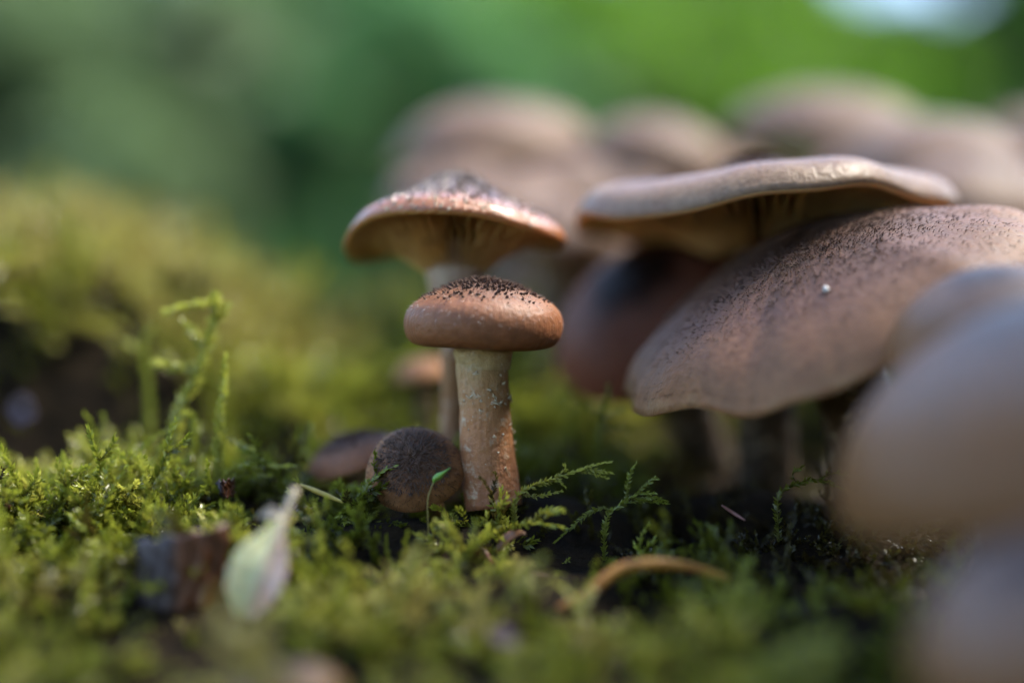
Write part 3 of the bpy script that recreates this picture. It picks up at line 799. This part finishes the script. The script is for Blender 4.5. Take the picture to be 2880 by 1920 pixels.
# capsule of a moss on its thin stalk, in front of the fuzzy button
root = empty('moss_capsule', at_ground(P(1205, 1430, -.95)[0], -.95)); tag(root, 'slim green spore capsule on a thin stalk in front of the fuzzy button', 'moss capsule')
st = resample([BASE[root.name], P(1203, 1410, -.95), P(1212, 1375, -.95), P(1221, 1352, -.95)], 16)
v, f = tube(st, .011, 6); mk('stalk', v, f, plain('stalk_tissue', (.16, .13, .03), (.25, .2, .05), 900, .5), root)
cp = resample([P(1220, 1358, -.95), P(1224, 1346, -.95), P(1238, 1336, -.95), P(1252, 1326, -.95), P(1268, 1314, -.95)], 20)
v, f = tube(cp, np.interp(np.linspace(0, 1, 20), [0, .2, .4, .7, 1], [.012, .045, .052, .02, .002]), 12)
mk('capsule', v, f, plain('capsule_tissue', (.10, .24, .03), (.17, .33, .05), 600, .35, .2), root)

# ---------------------------------------------------------------- litter
def strap(center, left, right, thick, fold, n=24, m=12, rag=0.0, seed=0, normal=(0, -1, .35)):
    """leaf blade: centre line (k,3), half widths along screen-right, folded at the rib, given thickness"""
    c = resample(center, n); T = frame_path(c); r = np.random.default_rng(seed)
    nn = np.asarray(normal, float); nn /= np.linalg.norm(nn)
    wl = np.interp(np.linspace(0, 1, n), np.linspace(0, 1, len(left)), left); wr = np.interp(np.linspace(0, 1, n), np.linspace(0, 1, len(right)), right)
    V = []
    for s_ in (0, 1):
        for i in range(n):
            side = np.cross(T[i], nn); side /= np.linalg.norm(side); nl = np.cross(side, T[i])
            for k in range(m+1):
                x = -1+2*k/m; w_ = wl[i] if x < 0 else wr[i]
                w2 = w_*(1+rag*math.sin(i*2.1+seed)+rag*math.sin(i*4.7))
                q = c[i]+side*x*w2+nl*(abs(x)**1.5*fold*w_+0.03*math.sin(3*x+i*.5+seed)*w_)
                V.append(q-nl*thick*s_)
    a_ = n*(m+1); Fc = []
    for i in range(n-1):
        for k in range(m):
            p = i*(m+1)+k
            Fc += [(p, p+1, p+m+2, p+m+1), (a_+p, a_+p+m+1, a_+p+m+2, a_+p+1)]
    for i in range(n-1):
        p = i*(m+1); q = p+m
        Fc += [(p, p+m+1, a_+p+m+1, a_+p), (q, a_+q, a_+q+m+1, q+m+1)]
    for k in range(m):
        p = (n-1)*(m+1)+k
        Fc += [(k, a_+k, a_+k+1, k+1), (p, p+1, a_+p+1, a_+p)]
    return np.array(V), Fc

LY = -2.75
ctr = [P(795, 1455, LY-.1), P(768, 1540, LY-.25), P(735, 1625, LY-.4), P(690, 1735, LY-.45)]
root = empty('fallen_leaf', ctr[-1]); tag(root, 'pale dry leaf half green half pinkish, propped stalk-up in the moss', 'leaf')
mleaf, n_, b_ = newmat('pale_leaf')
f_ = noise(n_, objco(n_), 120, 4)
n_.links.new(mixc(n_, attr(n_, 'x').outputs['Fac'], ramp(n_, f_, [(.3, (.52, .52, .28)), (.7, (.70, .69, .42))]), ramp(n_, f_, [(.3, (.36, .23, .18)), (.7, (.66, .46, .36))])), b_.inputs['Base Color'])
b_.inputs['Roughness'].default_value = .5; b_.inputs['Subsurface Weight'].default_value = .2; b_.inputs['Subsurface Scale'].default_value = .002
v, f = strap(ctr, [.03, .12, .26, .34, .28, .12], [.03, .22, .40, .44, .38, .15], .02, .35, rag=.03, seed=2)
mk('blade', v, f, mleaf, root, attrs={'x': np.tile(1-smooth(.4, .65, np.arange(13)/12), 48)})
rib = resample([P(832, 1375, LY+.15), P(805, 1440, LY), P(768, 1540, LY-.28), P(735, 1625, LY-.43), P(700, 1715, LY-.48)], 24)
v, f = tube(rib, np.linspace(.055, .03, 24), 8); mk('stalk', v, f, plain('leaf_stalk', (.42, .34, .24), (.55, .46, .34), 400, .5), root)
v, f = strap([P(800, 1452, LY-.02), P(765, 1440, LY-.05), P(728, 1452, LY-.05)], [.02, .09, .01], [.02, .07, .01], .02, .3, 10, 6, seed=4)
mk('lobe', v, f, plain('leaf_lobe', (.48, .38, .30), (.58, .48, .38), 300, .5), root)

def chunk(name, label, cat, pxs, Y, thick, mat, seed=0, group=None, rough=.022, nx=26, ny=18, wrap=.25):
    """a flake of bark: a rounded slab with a torn outline; pxs = corner pixels tl, tr, br, bl"""
    tl, tr, br, bl = [P(*p, Y) for p in pxs]
    V = []
    for s_ in (0, 1):
        for i in range(ny):
            for k in range(nx):
                u, t_ = k/(nx-1), i/(ny-1)
                p = (1-t_)*((1-u)*tl+u*tr)+t_*((1-u)*bl+u*br)
                e = min(u, 1-u, t_, 1-t_)
                p = p+np.array([0, 1.0, 0])*(wrap*(2*u-1)**2+s_*thick*min(1, .25+e*8))
                rid = rough*1.2*math.sin(u*31+3*math.sin(t_*5+seed))+rough*float(vnoise(np.array([u*9, t_*7]), seed))
                p = p+np.array([rough*math.sin(t_*19+seed)*(e < .02), -rid*(1-s_), rough*1.5*math.sin(u*23+seed*2)*(e < .02)])
                V.append(p)
    a_ = nx*ny; Fc = []
    for i in range(ny-1):
        for k in range(nx-1):
            p = i*nx+k; Fc += [(p, p+nx, p+nx+1, p+1), (a_+p, a_+p+1, a_+p+nx+1, a_+p+nx)]
    for i in range(ny-1):
        p = i*nx; q = p+nx-1; Fc += [(p, a_+p, a_+p+nx, p+nx), (q, q+nx, a_+q+nx, a_+q)]
    for k in range(nx-1):
        p = (ny-1)*nx+k; Fc += [(k, k+1, a_+k+1, a_+k), (p, a_+p, a_+p+1, p+1)]
    return tag(mk(name, V, Fc, mat, attrs={'u': np.tile(np.linspace(0, 1, nx), ny*2)}), label, cat, group)
mbark, n_, b_ = newmat('rotten_bark')
oc = objco(n_); sx = n_.nodes.new('ShaderNodeMapping'); sx.inputs['Scale'].default_value = (1, 1, .22); n_.links.new(oc, sx.inputs[0])
f1 = noise(n_, sx.outputs[0], 420, 5); f2 = noise(n_, oc, 110, 2)
c_ = mixc(n_, math_(n_, 'MULTIPLY', math_(n_, 'SUBTRACT', math_(n_, 'ADD', attr(n_, 'u').outputs['Fac'], math_(n_, 'MULTIPLY', f2, .3)), .5, True), 9, True), (.045, .034, .042), ramp(n_, f1, [(.35, (.02, .007, .004)), (.6, (.11, .032, .008))]))
n_.links.new(c_, b_.inputs['Base Color']); b_.inputs['Roughness'].default_value = .5; bump(n_, b_, f1, .8, .0008)
chunk('bark_flake', 'dark rotten bark flake with rust-red fibres beside the pale leaf', 'bark', [(370, 1530), (638, 1478), (628, 1700), (380, 1740)], -2.75, .35, mbark, 3)
chunk('bark_crumb', 'black crumb of rotten wood among moss left of the fuzzy button', 'wood crumb', [(818, 1415), (880, 1432), (872, 1462), (812, 1450)], -.7, .2, mbark, 5, rough=.02)
chunk('bark_crumb', 'brown-black crumb on the low flat moss sprig', 'wood crumb', [(600, 1355), (648, 1350), (650, 1395), (612, 1398)], -.3, .15, mbark, 8, rough=.025)
chunk('bark_crumb', 'tiny black wood crumb at the far left of the sharp moss', 'wood crumb', [(2, 1408), (24, 1408), (24, 1430), (2, 1430)], -.8, .12, mbark, 9, rough=.015)

def needle(name, label, cat, pxs, rad, mat, flat=1.0, group=None, n=40, taper=(.5, 1, 1, .5)):
    p = resample([P(*q) for q in pxs], n)
    v, f = tube(p, np.interp(np.linspace(0, 1, n), np.linspace(0, 1, len(taper)), taper)*rad, 10, True, flat)
    return tag(mk(name, v, f, mat), label, cat, group)
m_or = plain('orange_stalk', (.22, .085, .012), (.34, .16, .02), 300, .45, .1)
m_pl = plain('plum_needle', (.14, .06, .05), (.24, .11, .10), 400, .4)
m_rd = plain('red_needle', (.10, .02, .01), (.18, .05, .03), 400, .35)
m_ye = plain('straw', (.28, .20, .03), (.42, .32, .06), 400, .5)
needle('dry_stalk', 'curved orange-brown dry stalk arching over the shaded front moss', 'stalk',
       [(1500, 1745, -2.75), (1560, 1720, -2.75), (1650, 1672, -2.7), (1700, 1630, -2.6), (1760, 1595, -2.5), (1850, 1585, -2.45), (1950, 1595, -2.4), (2050, 1625, -2.4)], .085, m_or, .8)
needle('fallen_needle', 'plum-coloured straight fallen needle lying by the curved orange stalk', 'needle', [(1485, 1612, -1.75), (1560, 1625, -1.75), (1650, 1650, -1.85)], .045, m_pl)
needle('fallen_needle', 'short dark red needle sticking up beneath the stem of the small mushroom', 'needle', [(1358, 1540, -1.25), (1372, 1565, -1.3), (1390, 1592, -1.35)], .035, m_rd)
needle('straw', 'yellow straw lying slantwise left of the fuzzy button', 'straw', [(845, 1362, -.2), (900, 1385, -.3), (965, 1412, -.4)], .04, m_ye)
needle('fallen_needle', 'thin brown needle lying behind the low moss of the shaded front', 'needle', [(2030, 1420, -.8), (2060, 1440, -.8), (2095, 1462, -.9)], .025, m_pl)

def flake(label, pts, Y, wl, mat, seed, cat='leaf scrap', normal=(0, -.5, 1)):
    c = [P(p[0], p[1], Y+(p[2] if len(p) > 2 else 0)) for p in pts]
    v, f = strap(c, [wl*.3, wl, wl*.9, wl*.2], [wl*.2, wl*.8, wl, wl*.3], .02, .4, 16, 8, .06, seed, normal)
    return tag(mk('leaf_scrap', v, f, mat), label, cat)
m_br = plain('brown_scrap', (.12, .045, .015), (.24, .10, .04), 300, .5)
m_vi = plain('violet_scrap', (.06, .042, .052), (.11, .085, .10), 200, .7, spec=.15)
flake('curled rusty-brown leaf scrap on the dark soil in front of the small mushroom', [(1395, 1555), (1425, 1520), (1455, 1500), (1480, 1500)], -1.1, .11, m_br, 1)
flake('lavender-grey leaf scrap in the blurred front moss', [(1365, 1785), (1400, 1795), (1440, 1805), (1465, 1815)], -4.0, .2, m_vi, 2)
flake('mauve leaf scrap at the left end of the orange stalk', [(1478, 1715), (1500, 1725), (1520, 1735)], -2.7, .12, m_vi, 3)
flake('grey-violet leaf scrap in the hollow at the far left', [(20, 1140), (60, 1150), (105, 1165)], 2.6, .3, m_vi, 4, normal=(0, -1, .1))

# ---------------------------------------------------------------- forest behind
def leafcloud(r, centres, radii, n, size):
    unit = lambda q: q/(np.linalg.norm(q, axis=1)[:, None]+1e-9)
    i = r.integers(len(centres), size=n); d = unit(r.normal(size=(n, 3)))
    p = np.array(centres)[i]+d*(np.array(radii)[i]*r.uniform(.2, 1.0, n)**.6)[:, None]*np.array([1, 1, .75])
    a_ = unit(r.normal(size=(n, 3))*np.array([1, 1, .5])); b_ = unit(np.cross(a_, r.normal(size=(n, 3)))); n2 = np.cross(a_, b_)
    l = (size*r.uniform(.6, 1.3, n))[:, None]
    V = np.stack([p-a_*l*.5, p+b_*l*.26+n2*l*.06, p+a_*l*.5, p-b_*l*.26+n2*l*.06], 1).reshape(-1, 3)
    k = np.arange(n)*4
    Fc = np.concatenate([np.stack([k, k+1, k+2], 1), np.stack([k, k+2, k+3], 1)])
    return V, Fc.tolist(), np.repeat(r.uniform(size=n), 4)

def leafy_thing(name, label, cat, x, y, h, spread, nleaf, size, mat, seed, trunk_r, low=0.15, group=None):
    """tree or shrub in cm: tapered trunk, limbs that reach every clump, crown of single leaves"""
    r = np.random.default_rng(seed); base = np.array([x, y, float(zg(x, y))-2])
    root = empty(name, base); tag(root, label, cat, group)
    top = base+np.array([r.normal(0, spread*.12), r.normal(0, spread*.12), h*.93])
    tp = resample([base, base+(top-base)*.35+r.normal(0, spread*.04, 3), base+(top-base)*.7+r.normal(0, spread*.04, 3), top], 14)
    v, f = tube(tp, np.linspace(trunk_r, trunk_r*.2, 14), 10)
    tr = mk('trunk', v, f, M['barkt'], root)
    cs, rs = [], []
    nl = 16
    for k in range(nl):
        u = low+(1-low)*(k+.5)/nl; i = min(int(u*13), 12); a_ = r.uniform(0, 6.28); prof = math.sin(math.pi*min(1, .18+.8*u))
        e = tp[i]+np.array([math.cos(a_), math.sin(a_), .25])*spread*prof*r.uniform(.5, 1.0)
        lp = resample([tp[i], (tp[i]+e)/2+np.array([0, 0, spread*.07]), e], 7)
        v, f = tube(lp, np.linspace(trunk_r*.35*(1-u*.6), trunk_r*.08, 7), 6); mk('limb', v, f, M['barkt'], root)
        cs.append(e); rs.append(spread*r.uniform(.28, .46))
    v, f, tn = leafcloud(r, cs, rs, nleaf, size)
    mk('crown', v, f, mat, root, attrs={'tint': tn, 's': np.ones(len(v))})
    return root
M['barkt'] = plain('tree_bark', (.05, .04, .03), (.14, .12, .09), 30, .8, bumpd=.004)
def fol(nm, a_, b_): return leaf_mat(nm, [(0, a_), (1, b_)], .45, .6, per='attr')
M['fol_grey'] = fol('foliage_greygreen', (.11, .18, .075), (.17, .25, .11))
M['fol_teal'] = fol('foliage_cool', (.08, .21, .07), (.14, .30, .11))
M['fol_lime'] = fol('foliage_warm', (.08, .19, .012), (.14, .28, .02))
M['fol_deep'] = fol('foliage_deep', (.02, .06, .006), (.045, .12, .012))
def bx(px, d): return (px-1440)/F*d
SH = [ # px, distance cm, height, spread, material, label
    (80, 300, 95, 40, 'fol_grey', 'dim grey-green shrub behind the mossy mound at its left end'),
    (620, 340, 105, 42, 'fol_grey', 'grey-green shrub beside the cooler bluish-green one'),
    (1150, 330, 100, 45, 'fol_teal', 'bright bluish-green shrub behind the central mushrooms'),
    (1720, 350, 105, 42, 'fol_lime', 'fresh yellow-green shrub beside the bluish-green one'),
    (2250, 370, 92, 42, 'fol_lime', 'fresh lime-green shrub below the patch of open sky'),
    (2780, 300, 66, 38, 'fol_deep', 'low deep-green shrub behind the far end of the mushroom cluster'),
]
for i, (px, d, h, s_, mt, lab) in enumerate(SH):
    leafy_thing('shrub', lab, 'shrub', bx(px, d), d-D, h, s_, 9000, 8, M[mt], 300+i, 2.2, low=.08, group='shrubs behind the moss')
TR = [(-250, 800, 235, 120, 'fol_grey', 'dull grey-green tree behind the grey-green shrubs'),
      (350, 900, 260, 125, 'fol_grey', 'grey-green tree between the dull tree and the cool green tree'),
      (950, 850, 250, 120, 'fol_teal', 'cool green tree behind the bluish-green shrub'),
      (1500, 950, 270, 125, 'fol_lime', 'yellow-green tree at the middle of the wood'),
      (2050, 850, 245, 118, 'fol_lime', 'yellow-green tree left of the sky gap'),
      (3080, 900, 250, 110, 'fol_deep', 'deep-green tree right of the sky gap'),
      (-100, 1350, 400, 230, 'fol_grey', 'large grey-green tree filling the wood behind the dull trees'),
      (700, 1500, 430, 250, 'fol_teal', 'large cool green tree deep in the wood'),
      (1350, 1400, 410, 230, 'fol_teal', 'broad bluish-green tree deep in the wood behind the yellow-green ones'),
      (1950, 1600, 430, 240, 'fol_lime', 'broad lime-green tree deep in the wood by the sky gap'),
      (2230, 1200, 480, 130, 'fol_lime', 'slim lime-green tree whose crown borders the sky gap'),
      (2960, 1250, 480, 110, 'fol_deep', 'slim dark tree whose crown closes the sky gap on its far side'),
      (2620, 1150, 285, 135, 'fol_deep', 'low broad dark tree below the sky gap')]
for i, (px, d, h, s_, mt, lab) in enumerate(TR):
    leafy_thing('tree', lab, 'tree', bx(px, d), d-D, h, s_, 11000, 24, M[mt], 400+i, 11, low=.05, group='trees of the wood behind')

SHADE_RING = [(80, 'tree at the right edge of the clearing, nearest the cluster'), (112, 'tree on the right of the clearing beside its neighbour'), (146, 'tree on the right behind the lens'), (180, 'tree straight behind the lens')]  # added unseen trees, placed to cut sky light from right and behind
for i, (a_, lab) in enumerate(SHADE_RING):
    q = math.radians(a_); d = 430+40*math.sin(i*2.1)
    leafy_thing('tree', 'added unseen sky-blocking green leafy '+lab, 'tree', math.sin(q)*d, math.cos(q)*d, 520, 190, 6000, 30, M[['fol_teal', 'fol_lime', 'fol_grey'][i % 3]], 500+i, 12, low=.06, group='added unseen trees that block sky light')

# added trunk, out of view, placed to cast shade over the front right moss
tb = np.array([31.0, -8.5, float(zg(31.0, -8.5))-4])
shade_snag = empty('shade_trunk', tb); tag(shade_snag, 'added unseen broken grey-brown trunk that shades the moss at front right', 'added shade trunk')
hh = np.array([0, 4, 9, 16, 40, 90, 150, 200, 235, 248.0]); rr = np.array([17.5, 16, 14.8, 14, 13.2, 12.5, 11.8, 11.2, 10.5, 9.0])
V, sd = [], 72
for k, (h_, r_) in enumerate(zip(hh, rr)):
    for q in range(sd):
        a_ = 2*math.pi*q/sd
        f1 = 1+.03*math.sin(5*a_+h_*.01)+.025*math.sin(11*a_+1+h_*.02)+.012*math.sin(29*a_+h_*.05)
        V.append(tb+np.array([math.cos(a_)*r_*f1+h_*.015, math.sin(a_)*r_*f1+h_*.02, h_+(9*math.sin(3*a_)+6*math.sin(7*a_) if k == len(hh)-1 else 0)]))
Fc = [(k*sd+q, k*sd+(q+1) % sd, (k+1)*sd+(q+1) % sd, (k+1)*sd+q) for k in range(len(hh)-1) for q in range(sd)]
V.append(tb+np.array([3.7, 5.0, 236])); Fc += [((len(hh)-1)*sd+q, (len(hh)-1)*sd+(q+1) % sd, len(V)-1) for q in range(sd)]
mk('trunk', V, Fc, M['barkt'], shade_snag)
for q, (h_, a_) in enumerate([(120, .6), (165, 2.4), (205, 4.4)]):
    p0 = tb+np.array([h_*.015, h_*.02, h_]); d_ = np.array([math.cos(a_), math.sin(a_), .5])
    v, f = tube(resample([p0+d_*8, p0+d_*18+np.array([0, 0, 2]), p0+d_*30], 8), np.linspace(2.6, 1.2, 8), 10); mk('limb_stub', v, f, M['barkt'], shade_snag)

# a white crumb lying on the broad cap
pc, nc, dc = cG.topat(math.radians(262), .55)
r = np.random.default_rng(9); a_ = np.linspace(0, 2*math.pi, 10, endpoint=False); V = []
for k, (h_, q) in enumerate([(-.03, .03), (.01, .045), (.04, .035), (.06, .012)]):
    for t_ in a_: V.append(pc+dc*math.cos(t_)*q*(1.4+.3*math.sin(3*t_))+np.cross(nc, dc)*math.sin(t_)*q*(1+.2*math.sin(5*t_+k))+nc*h_)
Fc = [(k*10+q, k*10+(q+1) % 10, (k+1)*10+(q+1) % 10, (k+1)*10+q) for k in range(3) for q in range(10)]+[tuple(range(30, 40))]
tag(mk('crumb', V, Fc, plain('white_crumb', (.5, .48, .45), (.7, .68, .65), 900, .5)), 'tiny white crumb lying on the broad scaly cap', 'crumb')
